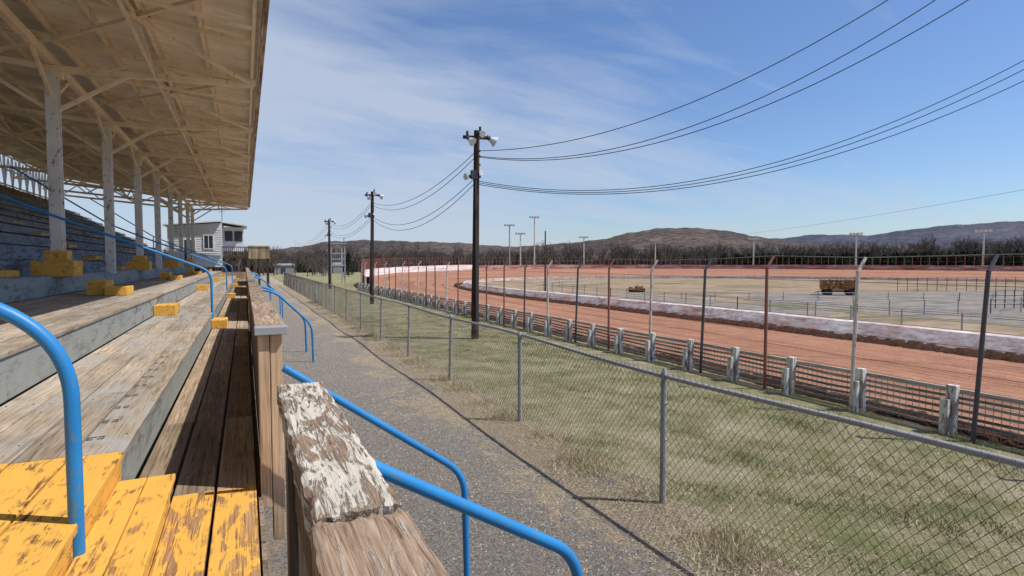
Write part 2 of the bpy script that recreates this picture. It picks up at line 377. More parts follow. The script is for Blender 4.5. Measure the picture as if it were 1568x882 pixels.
# ---------------------------------------------------------------- grandstand
gs=empty('grandstand')
Y0,Y1=-4.,52.
AIS=[(2.0,3.95),(13.4,15.0),(24.8,26.4),(36.2,37.8),(47.6,49.2)]
def planks(B,xa,xb,z,n,gap=.009,th=.04,mat=0,seg=4.88,ymin=Y0,ymax=Y1,ymat=None,rag=0):
    w=(xb-xa)/n
    for i in range(n):
        cuts=[ymin]; yy=ymin+(seg*(.5 if i%2 else 1))
        while yy<ymax: cuts.append(yy); yy+=seg
        cuts.append(ymax)
        if ymat is not None:
            a0,a1=AIS[0]; a1+=random.uniform(-.015,.015); cuts=sorted([c for c in cuts if not(a0-.3<c<a1+.3)]+[a0,a1])
        for a,c in zip(cuts[:-1],cuts[1:]):
            mm=mat
            if ymat is not None and a>=AIS[0][0]-.01 and c<=AIS[0][1]+.02: mm=ymat
            dz=random.uniform(-.003,.003)
            B.box(xa+i*w+gap/2+random.uniform(0,rag),xa+(i+1)*w-gap/2-random.uniform(0,rag),a+.003,c-.003,z-th+dz,z+dz,mm)
b=MB()
planks(b,-.68,.045,.85,3,gap=.014,mat=4,ymat=3,rag=.004)
planks(b,-1.74,-.665,1.18,4,mat=0,ymat=2,rag=.003)
planks(b,-3.74,-1.725,1.58,7,mat=0,rag=.003)
def riser(x,za,zb,mat):
    y=Y0
    while y<Y1:
        e=min(y+4.88,Y1)
        if y<AIS[0][1]<e and mat==1 and x>-1:
            b.box(x-.03,x,y,AIS[0][1],za,zb,2); b.box(x-.03,x,AIS[0][1]+.002,e-.003,za,zb,mat)
        else: b.box(x-.03,x,y,e-.003,za,zb,mat)
        y+=4.88
riser(-.69,.855,1.137,1); riser(-1.75,1.185,1.537,1); riser(-3.765,1.585,1.99,1)
b.obj('front_tiers',[M['deck'],M['riser'],M['yellow'],M['yellow2'],M['deckdark']],gs,bevel=.004)
b=MB()
for i in range(11):
    xa=-3.77-.76*i; z=2.02+.4*i
    planks(b,xa-.35,xa+.0,z,1,mat=0,th=.045,ymin=8); planks(b,xa-.74,xa-.37,z-.1,1,mat=0,th=.04,ymin=8)
    for y in np.arange(8,Y1,4.88): b.box(xa-.775,xa-.75,y,y+4.87,z-.1,z+.3,0)
    for a,c in AIS[1:]:
        b.box(xa-.74,xa-.36,a,c-.5,z-.095,z+.12,1)
b.obj('upper_rows',[M['upper'],M['yellow']],gs)
b=MB()
a,c=AIS[0]
b.box(-.685,-.545,a,c-.12,1.0,1.035,0); b.box(-.54,-.40,a,c-.12,1.0,1.035,0); b.box(-.66,-.43,a+.02,c-.14,.852,.998,0)
b.box(-1.745,-1.42,a,c-.1,1.183,1.38,0)
for a,c in AIS[1:]:
    m_=(a+c)/2
    b.box(-.685,-.38,m_-.5,m_+.25,.852,1.03,0)
    b.box(-1.745,-1.35,m_-.5,m_+.35,1.183,1.39,0)
    b.box(-3.1,-2.75,m_+.6,m_+1.4,1.583,1.9,0); b.box(-2.745,-2.35,m_+.4,m_+1.3,1.583,1.76,0)
b.obj('aisle_steps',[M['yellow']],gs,bevel=.005)
b=MB(); y=Y0
while y<Y1:
    b.box(.05,.075,y,y+.19,0,.8,0); y+=.2
for x in(-.6,-1.9,-3.6,-6,-9,-12): b.box(x-.05,x+.05,Y0,Y1,.5,.74,0)
b.obj('skirt_boards',[M['raildark']],gs)
b=MB()
for i in range(11):
    xa=-3.77-.76*i; z=2.02+.4*i; b.box(xa-.74,xa,Y1,Y1+.04,0,z-.1,0)
b.box(-3.74,0.05,Y1,Y1+.04,0,1.5,0)
y=Y0+12
while y<Y1: b.box(-12.25,-12.2,y,y+.24,5.8,6.65+random.uniform(-.03,.03),0); y+=.25
b.obj('back_wall',[M['backwall']],gs)
b=MB()
for k in range(9):
    y=4.25+k*.42
    for dx in (0,.055):
        s=random.randint(0,2); x=-.92+dx
        b.box(x,x+.035,y,y+.012,1.1845,1.1855,0); b.box(x,x+.035,y+.05,y+.062,1.1845,1.1855,0)
        b.box(x+(.0 if s else .026),x+(.009 if s else .035),y+.013,y+.049,1.1845,1.1855,0)
b.obj('seat_numbers',[M['poledark']],gs)
# nail heads in the nearer boards
b=MB()
for y in np.arange(4.3,13,1.22):
    for x0_,x1_,n_,z in((-.68,.045,3,.8545),(-1.74,-.665,4,1.1845),(-3.74,-1.725,7,1.5845)):
        w_=(x1_-x0_)/n_
        for i in range(n_):
            for f in(.2,.8):
                x=x0_+w_*(i+f)+random.uniform(-.01,.01); yy=y+random.uniform(-.02,.02)
                b.cyl((x,yy,z-.004),(x,yy,z),.006,n=6)
b.obj('nail_heads',[M['dark']],gs)
# roof
XS=[.38,-3.75,-12.4]; ZS=[7.02,7.45,8.65]
def rz(x):
    return float(np.interp(-x,[-.38,3.75,12.4],ZS))
b=MB(); vs=[];fs=[]; N=int((Y1+9)/.1)
for i in range(N+1):
    y=-8+i*(Y1+9)/N; dz=(.0 if (i%4) in(0,1) else .035)
    for x,z in zip(XS,ZS): vs.append((x,y,z+dz))
for i in range(N):
    for e in range(2): k=3*i+e; fs.append((k,k+3,k+4,k+1))
b.add(vs,fs); b.obj('roof_sheets',[M['roof']],gs)
b=MB()
b.box(.385,.42,-8,Y1+1,6.86,7.1,0); b.box(.43,.5,-8,Y1+1,7.0,7.09,0)
b.obj('fascia',[M['fascia']],gs)
b=MB(); TY=[15.6+5.36*k for k in range(-4,7)]+[51.8]
for x in (.25,-.7,-1.7,-2.7,-3.7,-4.9,-6.1,-7.3,-8.5,-9.7,-10.9,-12.1):
    b.box(x-.035,x+.035,-8,Y1+.9,rz(x)-.15,rz(x)-.015,0)
def bot(x): return float(np.interp(-x,[-.25,3.75,12.2],[6.75,6.56,7.3]))
for y in TY:
    b.beam((.33,y,rz(.3)-.22),(-3.75,y,rz(-3.75)-.22),.1,.13); b.beam((-3.75,y,rz(-3.75)-.22),(-12.2,y,rz(-12.2)-.22),.1,.13)
    b.beam((.3,y,bot(.25)),(-3.75,y,bot(-3.75)),.12,.13); b.beam((-3.75,y,bot(-3.75)),(-12.2,y,bot(-12.2)),.12,.13)
    xs=[.1,-.9,-1.9,-2.8,-3.75,-5,-6.2,-7.4,-8.6,-9.8,-11,-12.1]
    for i in range(len(xs)-1):
        A=(xs[i],y,bot(xs[i])) if i%2 else (xs[i],y,rz(xs[i])-.25)
        Bp=(xs[i+1],y,rz(xs[i+1])-.25) if i%2 else (xs[i+1],y,bot(xs[i+1]))
        b.beam(A,Bp,.06,.07)
    b.beam((-3.75,y,5.6),(-2.3,y,bot(-2.3)),.06,.08); b.beam((-3.75,y,5.6),(-5.4,y,bot(-5.4)),.06,.08)
    b.box(-3.95,-3.55,y-.08,y+.08,bot(-3.75)-.2,bot(-3.75)-.07)
b.box(-3.81,-3.69,-8,Y1,6.64,6.81,0)
for i in range(len(TY)-1):
    a,c=TY[i],TY[i+1]; h=(a+c)/2
    b.beam((-3.75,a,5.9),(-3.75,a+1.3,6.64),.06,.07); b.beam((-3.75,c,5.9),(-3.75,c-1.3,6.64),.06,.07)
    b.beam((.2,a,rz(0)-.2),(-3.7,c,rz(-3.7)-.25),.06,.07); b.beam((-3.7,a,rz(-3.7)-.3),(.2,c,rz(0)-.28),.06,.07)
    b.beam((-7.5,a,bot(-7.5)),(-7.5,h,rz(-7.5)-.2),.06,.07); b.beam((-7.5,c,bot(-7.5)),(-7.5,h,rz(-7.5)-.2),.06,.07)
    b.beam((-1.8,a,bot(-1.8)),(-1.8,h,rz(-1.8)-.2),.05,.06); b.beam((-1.8,c,bot(-1.8)),(-1.8,h,rz(-1.8)-.2),.05,.06)
    b.beam((.2,h,rz(.2)-.2),(-12,h,rz(-12)-.2),.06,.09)
    b.beam((-3.75,a,bot(-3.75)),(.2,a+1.6,rz(.2)-.3),.05,.06)
b.beam((-7.5,-8,bot(-7.5)),(-7.5,Y1,bot(-7.5)),.06,.08)
b.beam((-1.8,-8,bot(-1.8)),(-1.8,Y1,bot(-1.8)),.05,.06)
b.obj('roof_trusses',[M['truss']],gs)
b=MB(); bb=MB()
for k,y in enumerate(TY[2:]):
    w_=.115
    b.box(-3.75-w_,-3.75+w_,y-w_,y-w_+.03,1.95,6.42,0); b.box(-3.75-w_,-3.75+w_,y+w_-.03,y+w_,1.95,6.42,0)
    b.box(-3.765,-3.735,y-w_+.032,y+w_-.032,1.95,6.42,0)
    if k%2==0:
        bb.box(-4.15,-3.4,y-.38,y+.38,1.99,2.34,0); bb.box(-3.95,-3.55,y-.2,y+.2,2.343,2.56,0)
b.obj('columns',[M['colwhite']],gs,bevel=.003); bb.obj('column_bases',[M['yellow']],gs,bevel=.005)
b=MB(); y=10.
while y<Y1-.5:
    b.box(-12.27,-12.17,y-.05,y+.05,6.66,8.45,0)
    b.beam((-12.22,y+.06,6.8),(-12.22,y+.6,8.3),.05,.06); b.beam((-12.22,y+.62,8.3),(-12.22,y+1.14,6.8),.05,.06)
    y+=1.2
for z in (6.72,7.6,8.4): b.box(-12.3,-12.275,10,Y1,z,z+.09,0)
b.obj('back_lattice',[M['siding']],gs)

# front wooden railings
segs=[(3.82,13.3),(15.1,24.7),(26.5,36.1),(37.9,47.5)]
for a,c in segs:
    r_=empty('wooden_railing')
    B=MB(); y=a+.16
    while y<c-.2: B.box(.085,.11,y,y+.14,.66,1.80,0); y+=.146
    y=a+2.4
    while y<c-1: B.box(.112,.2,y-.045,y+.045,.5,1.835,0); y+=2.4
    B.obj('boards',[M['raildark']],r_)
    B=MB(); B.box(.065,.13,a+.01,a+.15,.72,1.838,0); B.box(.134,.205,a+.015,a+.15,.5,1.838,0); B.box(.065,.205,c-.15,c-.01,.5,1.838,0); B.obj('end_posts',[M['rail']],r_,bevel=.006)
    B=MB(); y=a+.09
    while y<c: B.box(.05,.235,y,min(y+2.43,c),1.842,1.885,0,t=random.uniform(.3,1)); y+=2.44
    B.obj('cap',[M['cap2']],r_,bevel=.006)
    B=MB(); B.box(.045,.24,a-.03,a+.085,1.842,1.892,0); B.obj('cap_end_plate',[M['galv']],r_,bevel=.004)
def raggedcap(x0,x1,y0,y1,z0,z1,seed,rag0=.0,rag1=.0):
    rd=random.Random(seed); nx,nyy=14,60; B=MB(); vs=[]; fs=[]
    ends=[(rd.uniform(-1,1),rd.uniform(-1,1)) for _ in range(nx+1)]
    for zz_ in (z0,z1):
        for j in range(nyy+1):
            for i in range(nx+1):
                x=x0+(x1-x0)*i/nx; t=j/nyy; r0,r1=ends[i]; r0*=rag0; r1*=rag1
                y=(y0+r0*(1-t)**6)*(1-t)+(y1+r1*t**6)*t
                ex=.002*math.sin(y*31+seed)+.0015*math.sin(y*77) if i in(0,nx) else 0
                z=zz_
                if zz_==z1:
                    z+=rd.uniform(-.0006,.0006)-.0008*math.sin(i*2.4+seed)
                    if i in(0,nx): z-=.005
                    if j in(0,nyy): z-=.004
                vs.append((x+ex,y,z))
    S_=(nx+1)*(nyy+1)
    for j in range(nyy):
        for i in range(nx):
            k=j*(nx+1)+i; fs.append((k+S_,k+1+S_,k+nx+2+S_,k+nx+1+S_)); fs.append((k,k+nx+1,k+nx+2,k+1))
    for j in range(nyy):
        k=j*(nx+1); fs.append((k,k+S_,k+nx+1+S_,k+nx+1)); k+=nx; fs.append((k,k+nx+1,k+nx+1+S_,k+S_))
    for i in range(nx):
        k=i; fs.append((k,k+1,k+1+S_,k+S_)); k=nyy*(nx+1)+i; fs.append((k,k+S_,k+1+S_,k+1))
    B.add(vs,fs,0,seed*.17%1*.4+.5); return B
r_=empty('wooden_railing')
raggedcap(.09,.235,.93,2.02,1.82,1.888,3,.006,.003).obj('cap_far',[M['cap']],r_)
raggedcap(.085,.24,-.8,.92,1.81,1.882,5,.004,.012).obj('cap_near',[M['cap2']],r_)
B=MB(); B.box(.11,.215,1.88,1.985,.0,1.818,0); B.box(.11,.215,.87,.97,.0,1.808,0); B.box(.13,.17,-.7,1.88,.9,1.04,0); B.box(.13,.17,-.7,1.88,1.5,1.62,0)
B.obj('posts',[M['raildark']],r_,bevel=.005)
B=MB()
for k,yy in enumerate(np.arange(-.7,1.8,.17)): B.box(.175,.2,yy,yy+.16,.3,1.8,0)
B.obj('boards',[M['raildark']],r_)
for a,c in [(2.08,3.75)]+[(x+.05,y_-.05) for x,y_ in AIS[1:4]]:
    e=empty('wooden_steps'); B=MB()
    B.box(.21,.46,a,c,.54,.58,0); B.box(.46,.71,a,c,.26,.30,0); B.box(.21,.25,a+.02,c-.02,0,.54,0); B.box(.46,.49,a+.02,c-.02,0,.26,0)
    B.obj('treads',[M['deck_grey']],e,bevel=.004)

def pipe(name,pts,r=.025,fr=.2,posts=(),fl=True):
    e=empty(name); tube('pipe',fillet(pts,fr,12),r,M['blue'],e)
    for p in posts: tube('post',[Vector(p[0]),Vector(p[1])],r*.95,M['blue'],e)
    if fl:
        b_=MB(); q=pts[-1]; b_.cyl((q[0],q[1],q[2]),(q[0],q[1],q[2]+.012),r*1.7,n=14); b_.obj('flange',[M['blue']],e)
pipe('handrail',[(.2,3.62,1.66),(1.36,3.6,.82),(1.38,3.6,0)],.024,.16)
pipe('handrail',[(.18,2.06,1.68),(1.36,2.12,.95),(1.38,2.12,0)],.027,.16)
for ya,yb in((13.4,15.0),(24.8,26.4),(36.2,37.8)):
    for y in(ya,yb): pipe('handrail',[(.16,y,1.72),(.6,y,1.64),(1.36,y,.86),(1.38,y,0)],.025,.2)
pipe('handrail',[(-3.5,2.94,3.35),(-.68,2.94,2.0),(-.68,2.94,1.0)],.029,.3,fl=False)
for y in(14.1,25.5,36.9): pipe('handrail',[(-7.4,y,5.7),(-4.6,y,3.75),(-3.6,y,3.3),(-.68,y,2.1),(-.68,y,1.0)],.027,.24,posts=[((-4.6,y,3.72),(-4.6,y,2.3))])
e=empty('yellow_rail'); tube('pipe',[Vector((-5.3,16.2,2.7)),Vector((-5.3,16.2,4.0))],.05,M['yellow'],e); tube('arm',[Vector((-5.3,16.2,3.95)),Vector((-6.0,16.2,4.3))],.04,M['yellow'],e)

# ---------------------------------------------------------------- press box
pb=empty('press_box'); b=MB()
xa,xm,xc=-5.8,-1.75,-.05; ya,yb=54.5,60
b.box(xa,xm,ya,yb,1.9,5.35,0)
b.add([(xa,ya,5.35),(xm,ya,5.35),(xm,yb,5.35),(xa,yb,5.35),(xm,ya,5.72),(xm,yb,5.72)],[(0,1,4),(3,5,2),(1,2,5,4),(0,4,5,3)],0)
b.box(xm,xc,ya+1.5,yb,3.3,5.45,0)
z=2.1
while z<5.3: b.box(xa-.01,xm+.01,ya-.03,ya-.012,z,z+.02,0); z+=.2
b.obj('walls',[M['siding']],pb)
b=MB(); b.beam((xa-.3,57.2,5.42),(xm+.0,57.2,5.86),6.3,.1); b.beam((xm-.02,57.6,5.84),(xc+.3,57.6,5.55),5.5,.1); b.obj('roof',[M['siding']],pb)
b=MB()
b.box(-3.1,-2.45,ya-.06,ya-.035,3.5,4.6,0); b.box(-4.6,-3.8,ya-.06,ya-.035,2.3,4.2,0)
b.box(xm+.2,xm+.8,ya+1.44,ya+1.49,4.2,5.1,0); b.box(xm+.95,xc-.1,ya+1.44,ya+1.49,4.2,5.1,0); b.obj('windows',[M['glass']],pb)
b=MB()
for x0_,x1_,z0,z1 in((-3.1,-2.45,3.5,4.6),(-4.6,-3.8,2.3,4.2)):
    for q in((x0_-.08,x0_,z0,z1),(x1_,x1_+.08,z0,z1)): b.box(q[0],q[1],ya-.08,ya-.032,q[2],q[3])
    b.box(x0_-.08,x1_+.08,ya-.08,ya-.032,z1,z1+.08); b.box(x0_-.08,x1_+.08,ya-.08,ya-.032,z0-.08,z0)
b.box(-2.8,-2.75,ya-.085,ya-.062,3.5,4.6); b.obj('trim',[M['siding']],pb)
b=MB(); b.box(xm,.3,ya,yb,2.7,2.82)
for x in np.arange(xm,.35,.16): b.box(x-.02,x+.02,ya,ya+.04,2.82,3.6)
b.box(xm,.3,ya-.02,ya+.05,3.6,3.68)
for x in(xm+.1,-.8,.25): b.box(x-.07,x+.07,ya+.1,ya+.24,0,2.7)
b.obj('deck',[M['pole']],pb)
b=MB(); b.cyl((-1.75,56,5.7),(-1.75,56,7.6),.03); b.beam((-2.1,56,7.1),(-1.4,56,7.1),.03,.03); b.beam((-2,56,6.8),(-1.5,56,6.8),.03,.03); b.obj('aerial',[M['dark']],pb)
pl=empty('wooden_platform'); b=MB()
for x in np.arange(.3,2.0,.2): b.box(x,x+.19,56,56.04,2.62,3.75)
b.box(.3,2.0,56.05,59,2.6,2.7); b.box(.25,2.05,55.93,55.99,3.72,3.82); b.obj('boards',[M['tan']],pl)
b=MB()
for x in(.36,1.2,1.95):
    for y in(56.1,58.9): b.box(x-.07,x+.07,y-.07,y+.07,0,2.6)
b.beam((.4,56.1,.3),(1.9,56.1,2.4),.05,.1); b.obj('legs',[M['pole']],pl)
def shed(x,y,w,d,h,mat):
    e=empty('shed'); b=MB(); b.box(x,x+w,y,y+d,0,h); b.obj('walls',[mat],e)
    b=MB(); b.add([(x-.2,y-.2,h+.005),(x+w+.2,y-.2,h+.005),(x+w+.2,y+d+.2,h+.005),(x-.2,y+d+.2,h+.005),(x-.2,y+d/2,h+w*.12),(x+w+.2,y+d/2,h+w*.12)],[(0,1,5,4),(3,4,5,2),(0,4,3),(1,2,5)]); b.obj('roof',[M['shed']],e)
    b=MB(); b.box(x+w*.3,x+w*.55,y-.02,y-.005,0,h*.7); b.obj('door',[M['dark']],e)
shed(5.2,116,3.4,4,1.7,M['shed']); shed(14,118,4,4,1.8,M['shed'])
e=empty('flag_stand'); b=MB()
for x in(8.2,9.6):
    for y in(61,63): b.box(x-.06,x+.06,y-.06,y+.06,0,4.2)
for z in(1.9,2.6,3.2,4.15): b.box(8.1,9.7,60.9,61,z,z+.1)
for x in np.arange(8.2,9.7,.2): b.box(x,x+.03,60.92,60.98,2,3.2)
b.box(8,9.8,60.8,63.2,4.25,4.33); b.box(8.1,9.7,61,63,1.9,2); b.obj('frame',[M['galv']],e)

# ---------------------------------------------------------------- utility poles
def lamp(B,p,d,s=.16):
    p=Vector(p); d=Vector(d).normalized()
    B.cyl(p-d*.12,p,s*.35,s*.45,10,1); B.cyl(p,p+d*s*1.25,s*.4,s,14,2)
def upole(x,y,h,lean=(0,0)):
    e=empty('utility_pole'); b=MB(); T=Vector((x+lean[0],y+lean[1],h))
    b.cyl((x,y,-.2),T,.115,.085,12,0)
    b.beam((T.x-.4,T.y+.1,h-.2),(T.x+.4,T.y-.1,h-.2),.07,.09,0)
    lamp(b,(T.x+.38,T.y-.1,h-.22),(.75,-.1,-.4)); lamp(b,(T.x-.28,T.y-.12,h-.3),(.35,-.6,-.5),.13); lamp(b,(T.x+.05,T.y-.15,h-.1),(.2,-.7,-.3),.1)
    b.cyl((T.x-.3,T.y,h-.16),(T.x-.3,T.y,h-.04),.04,n=8,mat=1); b.cyl((T.x+.1,T.y-.02,h-.0),(T.x+.1,T.y-.02,h+.12),.04,n=8,mat=1)
    b.beam((x-.25,y,h-1.35),(x+.2,y,h-1.35),.06,.07,0)
    lamp(b,(x-.2,y-.05,h-1.38),(-.8,-.3,-.1),.1); b.box(x-.16,x+.02,y-.2,y-.08,h-1.45,h-1.2,1); lamp(b,(x+.14,y-.06,h-1.25),(.2,-.9,0),.08)
    for z in (h-.6,h-.75,h-1.0): b.cyl((x+.08,y-.05,z),(x+.17,y-.05,z),.03,n=8,mat=1)
    b.box(x-.02,x+.02,y-.14,y-.1,.3,h-1.3,1)
    b.obj('pole',[M['pole'],M['dark'],M['lampwhite']],e,smooth=False)
upole(6.2,15.46,6.2,(.08,0)); upole(6.3,31,6.2,(.12,.1)); upole(6.6,50,6.0)
pl=empty('power_lines'); W=[]
p1=(6.25,15.4)
for k,(z,zb) in enumerate(((5.6,5.7),(5.45,5.45),(4.85,5.0),(4.7,4.8))):
    W.append(sagline((p1[0],p1[1],z),(6.35,31,z),.7+.1*k)); W.append(sagline((6.35,31,z),(6.6,50,zb),.7)); W.append(sagline((6.6,50,zb),(6.4,85,zb-.4),.9))
for ex,ey,z,D,g_ in((20,-5,5.6,15.8,4.59),(20,-5,5.45,16.7,5.44),(20,-5,5.42,14.97,5.03),(29,-5.5,4.72,20.9,6.93),(29,-5.5,4.67,19.98,6.69),(29,-5.5,4.62,18.6,6.3)):
    W.append(sagline((p1[0],p1[1],z),(ex,ey,z+D),g_,60))
W.append(sagline((80,94.7,7.0),(38,2,7.8),1.2))
tube('wires',W,.010,M['cable'],pl,1)

for x,y,h,c in((45.1,94.8,9.4,'galv'),(51.7,97.2,11.3,'polewhite'),(48.5,97,8.0,'polewhite'),(19,34.1,4.5,'pole'),(66,101.4,7.8,'polewhite'),(79.9,94.7,7.2,'polewhite'),(90.8,78.4,7.1,'polewhite'),(94.5,60.3,7.3,'polewhite'),(97.5,43.4,7.0,'polewhite'),(12.2,78,5.6,'pole')):
    e=empty('light_tower'); b=MB(); r=.13 if x>20 else .06
    b.cyl((x,y,-.2),(x,y,h),r*1.2,r*.8,8,0)
    u=Vector((y,-x,0)).normalized()
    if x>40 :
        b.beam(Vector((x,y,h-.15))-u*.9,Vector((x,y,h-.15))+u*.9,.1,.1,0)
        for k in(-.8,-.3,.3,.8):
            p=Vector((x,y,h-.05))+u*k; lamp(b,p,(-x,-y+30,-25),.22)
    b.obj('tower',[M[c],M['dark'],M['lampwhite']],e)

# ---------------------------------------------------------------- infield objects
def rfence(name,pts,h,sp,mat,rails=3):
    b=MB()
    for (ax,ay),(bx,by) in zip(pts[:-1],pts[1:]):
        L=math.hypot(bx-ax,by-ay); n=max(1,int(L/sp))
        for i in range(n+1):
            t=i/n; x=ax+(bx-ax)*t;y=ay+(by-ay)*t; b.cyl((x,y,0),(x,y,h+random.uniform(-.03,.03)),.025,n=6)
        for k in range(rails): z=h*(k+1)/rails-.02; b.cyl((ax,ay,z),(bx,by,z),.014,n=5)
    return b.obj(name,[mat])
rfence('pipe_fence',[(19.6,4),(19.9,18),(20.2,28),(21,38)],.75,1.6,M['galv'])
rfence('pipe_fence',[(21,15),(30,13),(44,10)],.7,1.6,M['galv'])
rfence('pipe_fence',[(20,38),(26,44),(36,50)],.6,2,M['polewhite'],2)
rfence('pipe_fence',[(24,26),(38,18),(60,8)],.5,2,M['galv'],2)
rfence('rusty_fence',[(46,26),(60,20),(74,12)],1.1,.8,M['polered'],5)
rfence('rusty_fence',[(33,14.5),(41,11.8),(41,9)],.9,.5,M['dark'],4)
e=empty('white_canopy'); b=MB()
b.add([(44,13,1.35),(52,10,1.35),(53,12,1.35),(45,15,1.35),(48.5,12.5,1.7)],[(0,1,4),(1,2,4),(2,3,4),(3,0,4)]); 
for p in((44.1,13.1),(51.9,10.2),(52.8,12),(45.1,14.8)): b.cyl((*p,0),(*p,1.36),.04,n=6)
b.obj('canopy',[M['siding']],e)
e=empty('rusty_wagon'); e.location=(37.4,25.0,0); e.rotation_euler=(0,0,R(-42)); e.scale=(1.15,1.15,1.15); b=MB()
b.box(-.95,.95,-.4,.4,.34,.42); 
for s in(-.4,.4):
    for z in(.5,.66,.82): b.box(-.95,.95,s-.02,s+.02,z,z+.09)
    for x in(-.93,-.45,0,.45,.93): b.box(x-.03,x+.03,s-.035,s-.021,.42,.95)
b.box(-.97,-.93,-.4,.4,.42,.92); b.box(.93,.97,-.4,.4,.42,.92)
for k in range(26): 
    x=random.uniform(-.8,.8);y_=random.uniform(-.3,.3); b.cyl((x,y_,.42),(x+.1,y_,.7+random.random()*.25),.14,.08,7)
b.obj('bed',[M['rust']],e)
b=MB()
for x in(-.65,.6):
    for s in(-.42,.42): b.cyl((x,s-.06,.21),(x,s+.06,.21),.21,n=16)
b.box(-.6,.6,-.05,.05,.2,.3); b.beam((-.9,0,.25),(-1.35,0,.15),.05,.05); b.obj('wheels',[M['tyre']],e)
e=empty('track_roller'); e.location=(27,34.1,0); e.rotation_euler=(0,0,R(-20)); b=MB()
b.box(-.6,.6,-.28,.28,.25,.32); b.box(-.1,.45,-.2,.2,.321,.48); b.box(-.55,-.35,-.2,.2,.321,.42); b.beam((-.6,0,.27),(-.85,0,.2),.05,.05); b.beam((.1,.1,.48),(.1,.1,.62),.05,.05)
b.obj('frame',[M['rust']],e,bevel=.01); b=MB()
for x in(-.4,-.1,.2,.45): b.cyl((x,-.32,.16),(x,.32,.16),.15,n=14)
b.obj('tyres',[M['tyre']],e)

# ---------------------------------------------------------------- hills
def hills(name,tab,dist,depth,mat,amp):
    az=[a for a,_ in tab]; sl=[s for _,s in tab]
    A=np.arange(az[0],az[-1],.1); nr=34; vs=[];fs=[]
    sm=np.interp(A,az,sl); kk=np.hanning(21); kk/=kk.sum(); sm=np.convolve(np.pad(sm,10,'edge'),kk,'valid')
    for a,s0 in zip(A,sm):
        s=s0*dist
        s+=EYE+amp*(math.sin(a*1.9)+.6*math.sin(a*4.7+1))
        for r in range(nr):
            t=r/(nr-1); d=dist-depth+2*depth*t
            k=math.sin(math.pi*t)**.9 if t not in(0,1) else 0
            rd=R(a); z=s*k+random.uniform(-1,1)*amp*.55*(1 if .05<t<.95 else 0)
            vs.append((d*math.sin(rd),d*math.cos(rd),z-1))
    for i in range(len(A)-1):
        for r in range(nr-1): k=i*nr+r; fs.append((k,k+1,k+nr+1,k+nr))
    b=MB(); b.add(vs,fs); return b.obj(name,[mat],smooth=True)
near=[(-30,.01),(-8,.014),(.3,.018),(4.8,.0264),(7.2,.0355),(10.9,.039),(14.8,.0375),(20.1,.0355),(24.1,.0296),(27,.029),(30.8,.034),(34.8,.0405),(37.4,.051),(40,.058),(42.5,.0595),(45.5,.056),(47.8,.049),(50.7,.0378),(53.4,.031),(60,.024),(68.4,.018),(95,.01)]
far=[(30,.02),(40,.03),(44.9,.034),(51.8,.039),(54.4,.044),(58.4,.0405),(61.6,.0485),(63.8,.0518),(66.6,.0535),(68.4,.0545),(76,.045),(110,.03)]
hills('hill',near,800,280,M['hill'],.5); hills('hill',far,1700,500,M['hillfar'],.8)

# ---------------------------------------------------------------- bare trees
def baretree(name,h,seed,depth=5):
    rd=random.Random(seed); b=MB()
    def rec(p,d,L,r,lv):
        q=p+d*L; b.cyl(p,q,r,r*.68,4 if lv>1 else 3,0,t=rd.random(),caps=False)
        if lv==0: return
        n=3 if lv>1 else 4
        for k in range(n):
            ax=Vector((rd.uniform(-1,1),rd.uniform(-1,1),rd.uniform(-.2,.6))).normalized()
            nd=(d*.95+ax*rd.uniform(.35,.75)+Vector((0,0,.15))).normalized()
            st=p+d*L*(rd.uniform(.45,1) if k else 1)
            rec(st,nd,L*rd.uniform(.6,.82),r*.6,lv-1)
    rec(Vector((0,0,-.1)),Vector((rd.uniform(-.05,.05),rd.uniform(-.05,.05),1)).normalized(),h*.3,h*.021,depth)
    me=b.obj(name,[M['bark']]); d=me.data; bpy.data.objects.remove(me); return d
TM=[baretree('bare_tree_mesh%d'%i,1.,i+3) for i in range(6)]
def tree(me,x,y,h,parent=None,name='bare_tree',sx=1):
    o=bpy.data.objects.new(name,me); scene.collection.objects.link(o); o.location=(x,y,0); o.scale=(h*sx,h*sx,h); o.rotation_euler=(0,0,random.random()*6.28)
    if parent:o.parent=parent
    return o
def pol(az,d): return d*math.sin(R(az)),d*math.cos(R(az))
tl=empty('distant_tree_line')
def dist_at(a): return float(np.interp(a,[-6,8,20,40,55,75],[125,135,140,140,135,125]))
for i in range(600):
    a=random.uniform(-7,76); x,y=pol(a,dist_at(a)+random.uniform(-8,30)); tree(random.choice(TM),x,y,random.uniform(5.2,8.2)*(1.14 if a>30 else 1),tl,'tree',1.15)
for i in range(26):
    a=random.uniform(1,9); x,y=pol(a,random.uniform(95,122)); tree(random.choice(TM),x,y,random.uniform(3,5),tl,'tree',1.2)
tree(TM[1],*pol(15,118),9.6); tree(TM[3],*pol(29.8,122),9.4,sx=1.2); tree(TM[2],*pol(.9,110),6.5); tree(TM[4],*pol(28.2,125),8)
n=60000; az=rng.uniform(-9,78,n); dd=np.interp(az,[-6,8,20,40,55,75],[128,138,143,143,138,128])+rng.uniform(-4,22,n)
x=dd*np.sin(np.radians(az)); y=dd*np.cos(np.radians(az)); clump=.72+.28*np.sin(az*3.1)*np.sin(az*1.3+2)
h=rng.uniform(.8,4.6,n)*clump+.9; w_=rng.uniform(.05,.17,n); an=rng.uniform(0,3.14,n); lx=rng.normal(0,.5,n); ly=rng.normal(0,.5,n)
